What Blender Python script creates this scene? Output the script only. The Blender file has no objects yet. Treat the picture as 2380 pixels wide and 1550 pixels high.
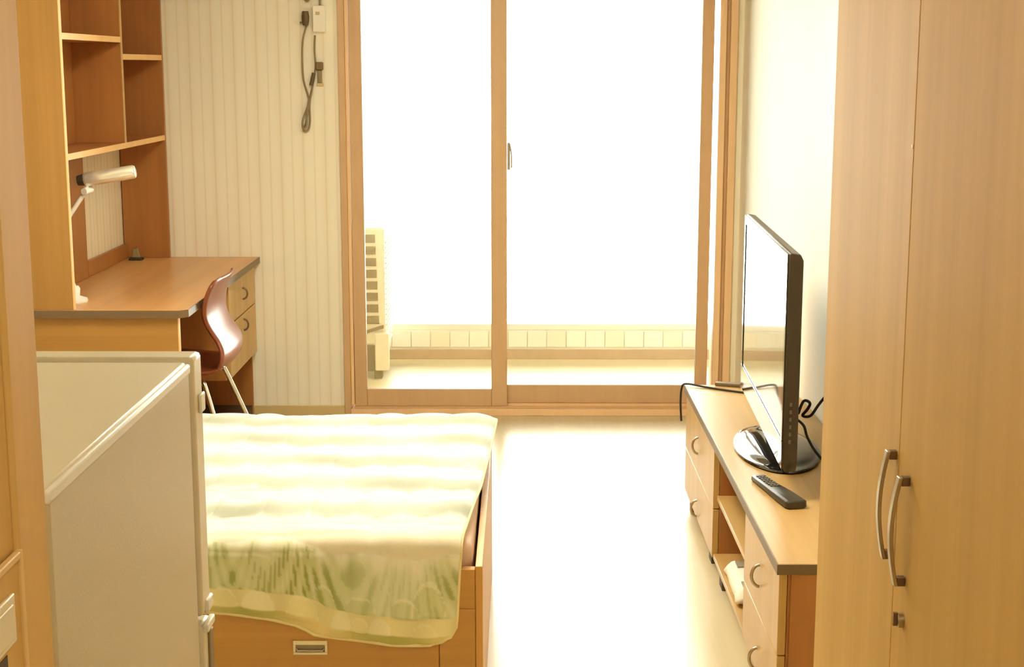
import bpy, bmesh, math, random
import numpy as np
from mathutils import Vector, Matrix
random.seed(4)
rng = np.random.default_rng(7)
scene = bpy.context.scene
COL = scene.collection
PI = math.pi

# ------------------------------------------------------------------ camera
F_PX = 3461.0
PITCH = math.atan(623.0 / F_PX)
YAW = math.atan(17.0 * math.cos(PITCH) / F_PX)
cam_data = bpy.data.cameras.new('camera')
cam_data.sensor_width = 36.0
cam_data.lens = 36.0 * F_PX / 2380.0
cam_data.clip_start = 0.02
cam = bpy.data.objects.new('camera', cam_data)
cam.location = (0.0, 0.0, 1.555)
cam.rotation_euler = (PI / 2 - PITCH, 0.0, YAW)
COL.objects.link(cam)
scene.camera = cam

# ------------------------------------------------------------------ sky (bright overcast), exposure
world = bpy.data.worlds.new('overcast_sky')
scene.world = world
world.use_nodes = True
bg = world.node_tree.nodes['Background']
bg.inputs['Color'].default_value = (1.0, 0.99, 0.95, 1.0)
bg.inputs['Strength'].default_value = 15.0
LAMP_POWER = 35.0
FILL_LAMP_POWER = 52.0  # strength of the added, unseen lamp at the entrance end
LAMP_COLOR = (1.06, 1.02, 0.84)

scene.view_settings.view_transform = 'Standard'
scene.view_settings.look = 'None'
scene.view_settings.gamma = 1.0
scene.view_settings.use_curve_mapping = False
scene.view_settings.exposure = 0.2
try:
    scene.cycles.use_denoising = True
    scene.cycles.max_bounces = 8
    scene.cycles.diffuse_bounces = 5
    scene.cycles.glossy_bounces = 3
    scene.cycles.use_adaptive_sampling = True
    scene.cycles.adaptive_threshold = 0.12
    scene.cycles.adaptive_min_samples = 16
    scene.cycles.sample_clamp_indirect = 6.0
    scene.cycles.caustics_refractive = False
    scene.cycles.caustics_reflective = False
except Exception:
    pass

# ------------------------------------------------------------------ materials
def srgb(r, g, b):
    f = lambda c: (c / 255.0) / 12.92 if c / 255.0 <= 0.04045 else ((c / 255.0 + 0.055) / 1.055) ** 2.4
    return (f(r), f(g), f(b), 1.0)

def new_mat(name):
    m = bpy.data.materials.new(name)
    m.use_nodes = True
    nt = m.node_tree
    return m, nt, nt.nodes, nt.links, nt.nodes['Principled BSDF']

def plain(name, col, rough=0.5, metal=0.0, var=0.05, scale=30.0, bump=0.0, spec=0.5, coat=0.0):
    m, nt, N, L, b = new_mat(name)
    tc = N.new('ShaderNodeTexCoord')
    nz = N.new('ShaderNodeTexNoise'); nz.inputs['Scale'].default_value = scale; nz.inputs['Detail'].default_value = 1.0
    L.new(tc.outputs['Object'], nz.inputs['Vector'])
    mp = N.new('ShaderNodeMapRange')
    mp.inputs['To Min'].default_value = 1.0 - var; mp.inputs['To Max'].default_value = 1.0 + var
    L.new(nz.outputs['Fac'], mp.inputs['Value'])
    mx = N.new('ShaderNodeMix'); mx.data_type = 'RGBA'; mx.blend_type = 'MULTIPLY'
    mx.inputs['Factor'].default_value = 1.0
    mx.inputs['A'].default_value = col
    L.new(mp.outputs['Result'], mx.inputs['B'])
    L.new(mx.outputs['Result'], b.inputs['Base Color'])
    b.inputs['Roughness'].default_value = rough
    b.inputs['Metallic'].default_value = metal
    b.inputs['Specular IOR Level'].default_value = spec
    b.inputs['Coat Weight'].default_value = coat
    if bump:
        bp = N.new('ShaderNodeBump'); bp.inputs['Strength'].default_value = bump; bp.inputs['Distance'].default_value = 0.001
        L.new(nz.outputs['Fac'], bp.inputs['Height']); L.new(bp.outputs['Normal'], b.inputs['Normal'])
    return m

def wood(name, col, axis='Z', rough=0.38, amount=0.13, spec=0.5):
    """printed veneer: fine streaks that run along one axis"""
    m, nt, N, L, b = new_mat(name)
    tc = N.new('ShaderNodeTexCoord')
    sc = {'X': (1.2, 55, 55), 'Y': (55, 1.2, 55), 'Z': (55, 55, 1.2)}[axis]
    mpg = N.new('ShaderNodeMapping'); mpg.inputs['Scale'].default_value = sc
    L.new(tc.outputs['Object'], mpg.inputs['Vector'])
    n1 = N.new('ShaderNodeTexNoise'); n1.inputs['Scale'].default_value = 1.0; n1.inputs['Detail'].default_value = 2.0
    n1.inputs['Roughness'].default_value = 0.6
    L.new(mpg.outputs['Vector'], n1.inputs['Vector'])
    mp2 = N.new('ShaderNodeMapping'); mp2.inputs['Scale'].default_value = tuple(0.2 * s for s in sc)
    L.new(tc.outputs['Object'], mp2.inputs['Vector'])
    n2 = N.new('ShaderNodeTexNoise'); n2.inputs['Scale'].default_value = 1.0; n2.inputs['Detail'].default_value = 0.0
    L.new(mp2.outputs['Vector'], n2.inputs['Vector'])
    add = N.new('ShaderNodeMath'); add.operation = 'ADD'
    L.new(n1.outputs['Fac'], add.inputs[0]); L.new(n2.outputs['Fac'], add.inputs[1])
    mr = N.new('ShaderNodeMapRange')
    mr.inputs['From Min'].default_value = 0.6; mr.inputs['From Max'].default_value = 1.4
    L.new(add.outputs[0], mr.inputs['Value'])
    mx = N.new('ShaderNodeMix'); mx.data_type = 'RGBA'
    mx.inputs['A'].default_value = (col[0] * (1 - amount), col[1] * (1 - amount * 1.15), col[2] * (1 - amount * 1.3), 1)
    mx.inputs['B'].default_value = (min(1, col[0] * (1 + amount * .7)), min(1, col[1] * (1 + amount * .7)), min(1, col[2] * (1 + amount * .7)), 1)
    L.new(mr.outputs['Result'], mx.inputs['Factor'])
    L.new(mx.outputs['Result'], b.inputs['Base Color'])
    b.inputs['Roughness'].default_value = rough
    b.inputs['Specular IOR Level'].default_value = spec
    return m

def wallpaper(name, base, dark, axis):
    """cream paper with narrow embossed pinstripes"""
    m, nt, N, L, b = new_mat(name)
    tc = N.new('ShaderNodeTexCoord'); sp = N.new('ShaderNodeSeparateXYZ')
    L.new(tc.outputs['Object'], sp.inputs['Vector'])
    def stripe(period, width, phase):
        a = N.new('ShaderNodeMath'); a.operation = 'MULTIPLY_ADD'
        L.new(sp.outputs[axis], a.inputs[0]); a.inputs[1].default_value = 1.0 / period; a.inputs[2].default_value = 100.0 + phase
        fr = N.new('ShaderNodeMath'); fr.operation = 'FRACT'; L.new(a.outputs[0], fr.inputs[0])
        d = N.new('ShaderNodeMath'); d.operation = 'SUBTRACT'; L.new(fr.outputs[0], d.inputs[0]); d.inputs[1].default_value = 0.5
        ab = N.new('ShaderNodeMath'); ab.operation = 'ABSOLUTE'; L.new(d.outputs[0], ab.inputs[0])
        mr = N.new('ShaderNodeMapRange'); mr.interpolation_type = 'SMOOTHSTEP'
        mr.inputs['From Min'].default_value = 0.0; mr.inputs['From Max'].default_value = width
        mr.inputs['To Min'].default_value = 1.0; mr.inputs['To Max'].default_value = 0.0
        L.new(ab.outputs[0], mr.inputs['Value'])
        return mr.outputs['Result']
    s1 = stripe(0.0485, 0.14, 0.0)
    s2 = stripe(0.0970, 0.26, 0.27)
    m1 = N.new('ShaderNodeMath'); m1.operation = 'MULTIPLY'; L.new(s1, m1.inputs[0]); m1.inputs[1].default_value = 0.62
    m2 = N.new('ShaderNodeMath'); m2.operation = 'MULTIPLY_ADD'; L.new(s2, m2.inputs[0]); m2.inputs[1].default_value = 0.28
    L.new(m1.outputs[0], m2.inputs[2])
    mx = N.new('ShaderNodeMix'); mx.data_type = 'RGBA'
    mx.inputs['A'].default_value = base; mx.inputs['B'].default_value = dark
    L.new(m2.outputs[0], mx.inputs['Factor'])
    L.new(mx.outputs['Result'], b.inputs['Base Color'])
    b.inputs['Roughness'].default_value = 0.75
    b.inputs['Specular IOR Level'].default_value = 0.25
    return m

def glass(name):
    m, nt, N, L, b = new_mat(name)
    N.remove(b)
    tr = N.new('ShaderNodeBsdfTransparent'); gl = N.new('ShaderNodeBsdfGlossy'); gl.inputs['Roughness'].default_value = 0.02
    tr.inputs['Color'].default_value = (0.96, 0.97, 0.95, 1)
    fr = N.new('ShaderNodeFresnel'); fr.inputs['IOR'].default_value = 1.45
    mx = N.new('ShaderNodeMixShader')
    L.new(fr.outputs[0], mx.inputs['Fac']); L.new(tr.outputs[0], mx.inputs[1]); L.new(gl.outputs[0], mx.inputs[2])
    L.new(mx.outputs[0], N['Material Output'].inputs['Surface'])
    return m

def emitter(name, col, power):
    m, nt, N, L, b = new_mat(name)
    b.inputs['Base Color'].default_value = (0.9, 0.9, 0.88, 1)
    b.inputs['Emission Color'].default_value = (*col, 1)
    b.inputs['Emission Strength'].default_value = power
    return m

M = {}
M['wallpaper_x'] = wallpaper('striped_wallpaper_far', srgb(244, 239, 222), srgb(231, 221, 194), 'X')
M['wallpaper_y'] = wallpaper('striped_wallpaper_side', srgb(243, 233, 208), srgb(226, 212, 178), 'Y')
M['paper_plain'] = plain('cream_wallpaper', srgb(246, 240, 222), 0.75, var=0.02, scale=40, spec=0.2)
M['ceiling'] = plain('ceiling_paper', srgb(245, 240, 226), 0.8, var=0.02, scale=60, spec=0.2)
M['floor'] = wood('glossy_beige_floor', srgb(208, 193, 156), 'Y', rough=0.24, amount=0.05, spec=0.5)
M['beech'] = wood('beech_veneer', srgb(194, 157, 95), 'Z', 0.38)
M['beech_y'] = wood('beech_veneer_lengthwise', srgb(194, 157, 95), 'Y', 0.36)
M['beech_x'] = wood('beech_veneer_crosswise', srgb(214, 160, 92), 'X', 0.38)
M['honey'] = wood('honey_veneer', srgb(208, 158, 84), 'Z', 0.42)
M['honey_x'] = wood('honey_veneer_crosswise', srgb(193, 143, 77), 'X', 0.42)
M['honey_dark'] = wood('amber_veneer', srgb(166, 123, 62), 'Z', 0.42)
M['honey_dark_x'] = wood('amber_veneer_crosswise', srgb(165, 122, 60), 'X', 0.42)
M['brown'] = wood('brown_veneer', srgb(170, 112, 58), 'Z', 0.45)
M['desk_top'] = wood('desk_top_laminate', srgb(208, 158, 102), 'Y', 0.30)
M['ward'] = wood('wardrobe_veneer', srgb(220, 182, 114), 'Z', 0.55, amount=0.08, spec=0.12)
M['jamb'] = wood('partition_veneer', srgb(224, 182, 112), 'Z', 0.55, amount=0.06, spec=0.12)
M['sash'] = wood('sash_wood_film', srgb(204, 170, 130), 'Z', 0.42, amount=0.05)
M['sash_light'] = wood('sash_track_film', srgb(236, 200, 156), 'Z', 0.42, amount=0.04)
M['edge_dark'] = plain('dark_edge_band', srgb(112, 90, 62), 0.45, var=0.05)
M['edge_light'] = wood('beech_edge_band', srgb(238, 192, 126), 'Z', 0.4, amount=0.05)
M['kick'] = plain('dark_plinth', srgb(82, 62, 40), 0.6)
M['metal'] = plain('satin_nickel', srgb(190, 178, 158), 0.32, 1.0, var=0.04)
M['metal_dark'] = plain('dark_nickel_post', srgb(128, 104, 76), 0.4, 0.6)
M['chrome'] = plain('chrome', srgb(232, 228, 218), 0.18, 1.0)
M['silver'] = plain('silver_paint', srgb(238, 234, 220), 0.28, 0.6, var=0.02)
M['white_plastic'] = plain('white_plastic', srgb(244, 240, 228), 0.4, var=0.02)
M['cream_plastic'] = plain('cream_plastic', srgb(240, 226, 190), 0.4, var=0.02)
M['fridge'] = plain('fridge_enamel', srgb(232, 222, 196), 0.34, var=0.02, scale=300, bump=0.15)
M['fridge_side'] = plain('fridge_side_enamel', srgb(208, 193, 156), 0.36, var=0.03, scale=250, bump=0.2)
M['recess'] = plain('grey_recess', srgb(150, 134, 104), 0.5)
M['gasket'] = plain('fridge_gasket', srgb(150, 128, 92), 0.6)
M['black_gloss'] = plain('glossy_black', srgb(30, 27, 24), 0.08, var=0.02, spec=0.7, coat=0.6)
M['black'] = plain('black_plastic', srgb(62, 54, 42), 0.42, var=0.05)
M['screen'] = plain('lcd_screen', srgb(24, 23, 22), 0.10, var=0.01, spec=0.9, coat=1.0)
M['tv_silver'] = plain('tv_trim_silver', srgb(200, 196, 186), 0.22, 0.9)
M['rubber'] = plain('black_cable', srgb(40, 36, 30), 0.5)
M['grey_cable'] = plain('grey_cable', srgb(146, 128, 94), 0.5)
M['cord_brown'] = plain('brown_plug', srgb(104, 84, 56), 0.5)
M['button'] = plain('remote_buttons', srgb(104, 96, 82), 0.5)
M['ply'] = wood('chair_plywood', srgb(136, 72, 46), 'Z', 0.30, amount=0.18, spec=0.5)
M['mattress'] = plain('mattress_ticking', srgb(214, 184, 164), 0.85, var=0.04)
M['paper'] = plain('crumpled_paper', srgb(240, 234, 216), 0.8, var=0.06)
M['print_dark'] = plain('paper_print', srgb(150, 140, 116), 0.8, var=0.05)
M['balcony_wall'] = plain('balcony_paint', srgb(244, 240, 226), 0.8, var=0.02)
M['tile'] = plain('balcony_tile', srgb(250, 248, 240), 0.35, var=0.02)
M['tile2'] = plain('balcony_tile_warm', srgb(248, 240, 224), 0.35, var=0.02)
M['balcony_floor'] = plain('balcony_floor_tile', srgb(232, 218, 180), 0.4, var=0.03, scale=6)
M['balcony_base'] = plain('balcony_skirting', srgb(184, 160, 130), 0.5)
M['baseboard'] = plain('vinyl_baseboard', srgb(206, 184, 134), 0.5, var=0.03)
M['ac'] = plain('ac_enamel', srgb(240, 232, 208), 0.45, var=0.02)
M['vent'] = plain('ac_vent_dark', srgb(146, 132, 100), 0.6)
M['glass'] = glass('window_glass')
M['lamp'] = emitter('lamp_diffuser', LAMP_COLOR, LAMP_POWER)
M['fill_lamp'] = emitter('fill_lamp_diffuser', LAMP_COLOR, FILL_LAMP_POWER)  # glow of the added fill lamp
M['jamb_lit_edge'] = wood('partition_lit_edge', srgb(238, 200, 136), 'Z', 0.55, amount=0.04, spec=0.12)  # paler than the partition: lit edges put into the colour
M['screw'] = plain('screw_cap', srgb(236, 200, 150), 0.4)

# ------------------------------------------------------------------ mesh helpers
class MB:
    """collects shapes that become one mesh"""
    def __init__(self):
        self.v = []; self.f = []
    def add(self, vs, fs):
        o = len(self.v)
        self.v += [tuple(p) for p in vs]
        self.f += [tuple(i + o for i in f) for f in fs]
        return self
    def box(self, x0, x1, y0, y1, z0, z1):
        vs = [(x0, y0, z0), (x1, y0, z0), (x1, y1, z0), (x0, y1, z0), (x0, y0, z1), (x1, y0, z1), (x1, y1, z1), (x0, y1, z1)]
        return self.add(vs, [(0, 3, 2, 1), (4, 5, 6, 7), (0, 1, 5, 4), (1, 2, 6, 5), (2, 3, 7, 6), (3, 0, 4, 7)])
    def prism(self, pts, axis, a, b):
        """polygon extruded along an axis; pts in the other two axes in xyz order"""
        n = len(pts)
        def mk(p, t):
            return {'X': (t, p[0], p[1]), 'Y': (p[0], t, p[1]), 'Z': (p[0], p[1], t)}[axis]
        vs = [mk(p, a) for p in pts] + [mk(p, b) for p in pts]
        fs = [tuple(range(n - 1, -1, -1)), tuple(range(n, 2 * n))]
        fs += [(i, (i + 1) % n, n + (i + 1) % n, n + i) for i in range(n)]
        return self.add(vs, fs)
    def rings(self, rings, cap=True, closed=True):
        n = len(rings[0]); vs = [p for r in rings for p in r]; fs = []
        for k in range(len(rings) - 1):
            for i in range(n if closed else n - 1):
                j = (i + 1) % n
                fs.append((k * n + i, k * n + j, (k + 1) * n + j, (k + 1) * n + i))
        if cap and closed:
            fs.append(tuple(range(n - 1, -1, -1)))
            fs.append(tuple((len(rings) - 1) * n + i for i in range(n)))
        return self.add(vs, fs)
    def tube(self, pts, r, n=8, smooth_n=0, closed=False):
        P = [Vector(p) for p in pts]
        if smooth_n:
            P = catmull(P, smooth_n)
        rs = r if isinstance(r, (list, tuple)) else [r] * len(P)
        if len(rs) != len(P):
            rs = [rs[0] + (rs[-1] - rs[0]) * i / (len(P) - 1) for i in range(len(P))]
        out = []; up = None
        for i, p in enumerate(P):
            t = (P[min(i + 1, len(P) - 1)] - P[max(i - 1, 0)]).normalized()
            if up is None:
                up = Vector((0, 0, 1)) if abs(t.z) < 0.9 else Vector((1, 0, 0))
            s = t.cross(up)
            if s.length < 1e-6:
                s = t.orthogonal()
            s.normalize(); up = s.cross(t).normalized()
            out.append([p + s * rs[i] * math.cos(2 * PI * k / n) + up * rs[i] * math.sin(2 * PI * k / n) for k in range(n)])
        return self.rings(out)
    def lathe(self, prof, n=24, c=(0, 0, 0), sx=1.0, sy=1.0):
        rs = [[(c[0] + sx * r * math.cos(2 * PI * k / n), c[1] + sy * r * math.sin(2 * PI * k / n), c[2] + z) for k in range(n)] for r, z in prof]
        return self.rings(rs)
    def build(self, name, mat, parent=None, bevel=0.0, seg=2, smooth=False, loc=None, sub=0):
        me = bpy.data.meshes.new(name)
        me.from_pydata(self.v, [], self.f)
        bm = bmesh.new(); bm.from_mesh(me)
        bmesh.ops.recalc_face_normals(bm, faces=bm.faces)
        bm.to_mesh(me); bm.free()
        me.materials.append(mat)
        o = bpy.data.objects.new(name, me)
        COL.objects.link(o)
        if parent is not None:
            o.parent = parent
        if loc is not None:
            o.location = loc
        if bevel:
            md = o.modifiers.new('bevel', 'BEVEL'); md.width = bevel; md.segments = seg; md.limit_method = 'ANGLE'
            md.angle_limit = math.radians(40)
        if sub:
            ms = o.modifiers.new('subd', 'SUBSURF'); ms.levels = sub; ms.render_levels = sub
        if smooth or bevel:
            for p in me.polygons:
                p.use_smooth = True
            try:
                me.set_sharp_from_angle(angle=math.radians(50 if smooth else 35))
            except Exception:
                pass
        return o

def catmull(P, n):
    out = []
    for i in range(len(P) - 1):
        p0 = P[max(i - 1, 0)]; p1 = P[i]; p2 = P[i + 1]; p3 = P[min(i + 2, len(P) - 1)]
        for k in range(n):
            t = k / n
            out.append(0.5 * ((2 * p1) + (p2 - p0) * t + (2 * p0 - 5 * p1 + 4 * p2 - p3) * t * t + (3 * p1 - p0 - 3 * p2 + p3) * t ** 3))
    out.append(P[-1])
    return out

def thing(name, label, cat, loc=(0, 0, 0), rotz=0.0, group=None):
    o = bpy.data.objects.new(name, None)
    o.empty_display_size = 0.1
    COL.objects.link(o)
    o.location = loc; o.rotation_euler = (0, 0, rotz)
    o['label'] = label; o['category'] = cat
    if group:
        o['group'] = group
    return o

def tag(o, label, cat, group=None):
    o['label'] = label; o['category'] = cat
    if group:
        o['group'] = group
    return o

def struct(o, label=None, cat=None):
    o['kind'] = 'structure'
    if label:
        o['label'] = label
    if cat:
        o['category'] = cat
    return o

def B(name, mat, parent, x0, x1, y0, y1, z0, z1, bevel=0.0015):
    return MB().box(x0, x1, y0, y1, z0, z1).build(name, mat, parent, bevel=bevel)

# ------------------------------------------------------------------ the room shell
XL, XR, YF, YB, ZC = -1.745, 0.97, 6.556, -0.6, 2.35
struct(B('floor', M['floor'], None, XL, XR, YB, YF + 0.02, -0.05, 0.0, 0), 'glossy pale beige floor running up to the balcony door', 'floor')
struct(B('ceiling', M['ceiling'], None, XL, XR, YB, YF, ZC, ZC + 0.05, 0), 'plain pale ceiling above the room', 'ceiling')
struct(B('wall_left', M['wallpaper_y'], None, XL - 0.1, XL, YB, YF + 0.14, -0.05, ZC, 0), 'striped cream wall behind the desk bookcase', 'wall')
struct(B('wall_right', M['paper_plain'], None, XR, XR + 0.1, YB, YF + 0.14, -0.05, ZC, 0), 'pale sunlit wall behind the television', 'wall')
struct(B('wall_back', M['paper_plain'], None, XL, XR, YB - 0.1, YB, -0.05, ZC, 0), 'plain wall at the entrance end', 'wall')
WX0, WX1, WZ1 = -0.785, 0.943, 2.12
wf = MB()
wf.box(XL, WX0, YF, YF + 0.14, -0.05, ZC)
wf.box(WX0, WX1, YF, YF + 0.14, WZ1, ZC)
wf.box(WX1, XR, YF, YF + 0.14, -0.05, ZC)
struct(wf.build('wall_far', M['wallpaper_x'], None), 'cream pinstriped wallpaper beside the sliding balcony door', 'wall')
struct(B('baseboard_far', M['baseboard'], None, XL, WX0 - 0.001, YF - 0.010, YF, 0, 0.045, 0.002), 'low beige baseboard under the striped wallpaper', 'baseboard')

# ------------------------------------------------------------------ sliding balcony door
win = bpy.data.objects.new('window_1', None); COL.objects.link(win); win.location = (0, YF, 0)
struct(win, 'wood coloured two leaf sliding door to the balcony', 'window')
fr = B('frame_jamb', M['sash'], win, -0.785, -0.757, -0.012, 0.12, 0, WZ1, 0.002)
B('track_highlight', M['sash_light'], fr, -0.757, -0.742, 0.004, 0.11, 0.045, WZ1, 0.002)  # paler film strip painted in for the track groove highlight
fr = B('frame_jamb', M['sash_light'], win, 0.867, 0.895, -0.004, 0.12, 0.045, WZ1, 0.002)
B('track_groove', M['sash'], fr, 0.895, 0.912, 0.010, 0.12, 0.045, WZ1, 0.002)
B('frame_jamb', M['sash_light'], win, 0.912, 0.943, -0.012, 0.12, 0.0, WZ1, 0.002)
sill = B('sill', M['sash_light'], win, -0.757, 0.912, -0.014, 0.13, 0, 0.030, 0.002)
B('track_rail', M['sash'], sill, -0.742, 0.867, 0.004, 0.012, 0.030, 0.040, 0.001)
B('track_rail', M['sash_light'], sill, -0.742, 0.867, 0.050, 0.060, 0.030, 0.044, 0.001)
B('frame_head', M['sash'], win, -0.757, 0.912, -0.012, 0.12, WZ1 - 0.04, WZ1, 0.002)
def sash(x0, x1, y0, y1, z0, ws_l, ws_r, zb):
    e = bpy.data.objects.new('sliding_sash', None); COL.objects.link(e); e.parent = win
    zt = WZ1 - 0.05
    B('stile', M['sash'], e, x0, x0 + ws_l, y0, y1, z0, zt, 0.003)
    B('stile', M['sash'], e, x1 - ws_r, x1, y0, y1, z0, zt, 0.003)
    B('bottom_rail', M['sash'], e, x0 + ws_l, x1 - ws_r, y0 + 0.001, y1 - 0.001, z0, zb, 0.003)
    B('top_rail', M['sash'], e, x0 + ws_l, x1 - ws_r, y0 + 0.001, y1 - 0.001, zt - 0.08, zt, 0.003)
    ym = (y0 + y1) / 2
    B('glass_pane', M['glass'], e, x0 + ws_l, x1 - ws_r, ym - 0.003, ym + 0.003, zb, zt - 0.08, 0)
    return e
s1 = sash(-0.740, -0.054, 0.006, 0.040, 0.040, 0.055, 0.070, 0.119)
s2 = sash(-0.118, 0.849, 0.046, 0.080, 0.046, 0.062, 0.053, 0.130)
lt = MB().box(-0.053, -0.040, 0.050, 0.075, 1.10, 1.22)
lt.tube([(-0.042, 0.046, 1.215), (-0.034, 0.040, 1.165), (-0.034, 0.040, 1.11)], 0.0035, 8, 4)
lt.build('latch', M['metal'], s2, smooth=True)

# ------------------------------------------------------------------ balcony beyond the glass
BY = 7.87
struct(B('floor_balcony', M['balcony_floor'], None, XL, XR + 0.3, YF + 0.02, BY, -0.05, 0.0, 0), 'bright balcony floor beyond the sliding door', 'floor')
struct(B('ceiling_balcony', M['balcony_wall'], None, XL, XR + 0.3, YF + 0.14, BY + 0.12, ZC, ZC + 0.05, 0), 'white balcony ceiling', 'ceiling')
struct(B('wall_balcony_left', M['balcony_wall'], None, -1.20, -1.10, YF + 0.14, BY + 0.12, -0.05, ZC, 0), 'white balcony side wall by the air conditioner unit', 'wall')
struct(B('wall_balcony_right', M['balcony_wall'], None, XR + 0.18, XR + 0.28, YF + 0.14, BY + 0.12, -0.05, ZC, 0), 'white balcony side wall on the television side', 'wall')
up = struct(B('wall_balcony_upstand', M['balcony_wall'], None, -1.10, XR + 0.18, BY, BY + 0.12, -0.05, 0.155, 0), 'low tiled upstand under the balcony glazing', 'wall')
struct(B('baseboard_balcony', M['balcony_base'], None, -1.10, XR + 0.18, BY - 0.012, BY, 0, 0.052, 0.002), 'thin brown skirting along the foot of the balcony upstand', 'baseboard')
tw = 0.104; x = -1.098; k = 0
tile_me = None
while x + tw < XR + 0.18:
    if tile_me is None:
        t0 = MB().box(0, tw - 0.004, -0.008, 0, 0, 0.085).build('tile', M['tile'], up, bevel=0.0015)
        tile_me = t0.data; o = t0
        tile2_me = tile_me.copy(); tile2_me.materials.clear(); tile2_me.materials.append(M['tile2'])
    else:
        o = t0.copy(); COL.objects.link(o)
        o.data = tile_me if k % 3 else tile2_me
    o.location = (x, BY, 0.066)
    x += tw; k += 1
w2 = bpy.data.objects.new('window_2', None); COL.objects.link(w2); w2.location = (0, BY, 0)
struct(w2, 'large white framed outer window of the balcony', 'window')
B('window_frame', M['white_plastic'], w2, -1.10, XR + 0.18, 0.02, 0.09, 0.155, 0.185, 0.002)
B('window_frame', M['white_plastic'], w2, -1.10, XR + 0.18, 0.02, 0.09, ZC - 0.05, ZC, 0.002)
B('window_frame', M['white_plastic'], w2, -1.10, -1.06, 0.02, 0.09, 0.185, ZC - 0.05, 0.002)
B('window_frame', M['white_plastic'], w2, XR + 0.14, XR + 0.18, 0.02, 0.09, 0.185, ZC - 0.05, 0.002)
B('glass_pane', M['glass'], w2, -1.06, XR + 0.14, 0.052, 0.058, 0.185, ZC - 0.05, 0)

# air conditioner outdoor unit
ac = thing('air_conditioner', 'cream outdoor air conditioner unit standing on the balcony behind the glass', 'air conditioner', (-0.83, 7.55, 0))
B('casing', M['ac'], ac, -0.15, 0.158, -0.18, 0.18, 0.10, 0.76, 0.012)
for i in range(8):
    zt = 0.727 - i * 0.0585
    o = B('side_vent', M['vent'], ac, -0.02, 0.112 + 0.002 * i, -0.186, -0.1795, zt - 0.040, zt, 0.001)
g = MB()
for i in range(22):
    g.box(0.158, 0.166, -0.15, 0.15, 0.16 + i * 0.026, 0.166 + i * 0.026)
g.build('fan_grille', M['ac'], ac)
hd = MB().prism([(0.04, 0.238), (0.150, 0.272), (0.150, 0.254), (0.08, 0.236), (0.05, 0.222)], 'Y', -0.187, -0.1795)
hd.build('side_handle', M['vent'], ac)
B('valve_cover', M['ac'], ac, 0.108, 0.178, -0.225, -0.18, 0.045, 0.235, 0.006)
B('valve_recess', M['vent'], ac, 0.0, 0.106, -0.190, -0.1795, 0.035, 0.17, 0.001)
for (sx, sy) in ((-0.12, -0.15), (0.12, -0.15), (-0.12, 0.15), (0.12, 0.15)):
    B('foot', M['vent'], ac, sx - 0.02, sx + 0.02, sy - 0.05, sy + 0.02, 0.0, 0.10, 0.002)

# ------------------------------------------------------------------ partition and switch by the entrance
pa = thing('entrance_partition', 'light wood veneer partition panel beside the fridge, carrying a light switch', 'partition', (0, 0, 0))
B('panel', M['jamb'], pa, -0.455, -0.388, 0.25, 1.095, 0, 2.33, 0.002)
B('edge_post', M['jamb'], pa, -0.455, -0.384, 1.095, 1.165, 0, 2.33, 0.004)
su = B('switch_surround', M['jamb'], pa, -0.3885, -0.383, 0.72, 1.088, 0.80, 1.184, 0.001)
B('surround_lip', M['jamb_lit_edge'], su, -0.386, -0.3805, 0.72, 1.088, 1.184, 1.190, 0.001)
B('surround_lip', M['jamb_lit_edge'], su, -0.386, -0.3805, 1.088, 1.0935, 0.80, 1.190, 0.001)
B('lower_recess', M['kick'], su, -0.3835, -0.3825, 0.72, 1.052, 0.82, 1.121, 0.0)
sw = thing('light_switch', 'cream light switch plate in the wooden surround at the lower corner', 'switch', (-0.383, 1.048, 1.140))
B('plate', M['cream_plastic'], sw, -0.0003, 0.003, -0.075, 0.020, -0.014, 0.024, 0.001)
B('rocker', M['cream_plastic'], sw, 0.003, 0.0045, -0.06, 0.012, -0.009, 0.018, 0.0007)

# ------------------------------------------------------------------ refrigerator
fx = -0.401
rf = thing('refrigerator', 'cream two-door refrigerator turned away, beside the entrance partition', 'refrigerator', (fx, 1.22, 0))
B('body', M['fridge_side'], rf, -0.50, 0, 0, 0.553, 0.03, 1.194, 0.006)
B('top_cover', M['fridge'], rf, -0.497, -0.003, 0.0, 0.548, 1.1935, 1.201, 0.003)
B('top_trim', M['white_plastic'], rf, -0.006, 0.0015, 0.0, 0.553, 1.186, 1.1985, 0.003)
B('gasket', M['gasket'], rf, -0.49, -0.006, 0.553, 0.568, 0.05, 1.19, 0)
d1 = B('freezer_door', M['fridge'], rf, -0.50, 0.002, 0.566, 0.614, 0.868, 1.203, 0.006)
d2 = B('fridge_door', M['fridge'], rf, -0.50, 0.002, 0.566, 0.614, 0.04, 0.856, 0.006)
B('door_handle', M['white_plastic'], d1, 0.002, 0.006, 0.585, 0.610, 1.128, 1.152, 0.002)
B('hinge_cap', M['white_plastic'], d1, 0.0, 0.0065, 0.580, 0.612, 0.868, 0.886, 0.003)
B('hinge_cap', M['white_plastic'], d2, 0.0, 0.0075, 0.570, 0.612, 0.846, 0.857, 0.002)
B('door_handle', M['gasket'], d2, 0.002, 0.005, 0.590, 0.611, 0.74, 0.840, 0.001)
for sx in (-0.45, -0.05):
    for sy in (0.05, 0.5):
        B('foot', M['black'], rf, sx - 0.02, sx + 0.02, sy - 0.02, sy + 0.02, 0, 0.03, 0.002)

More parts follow.
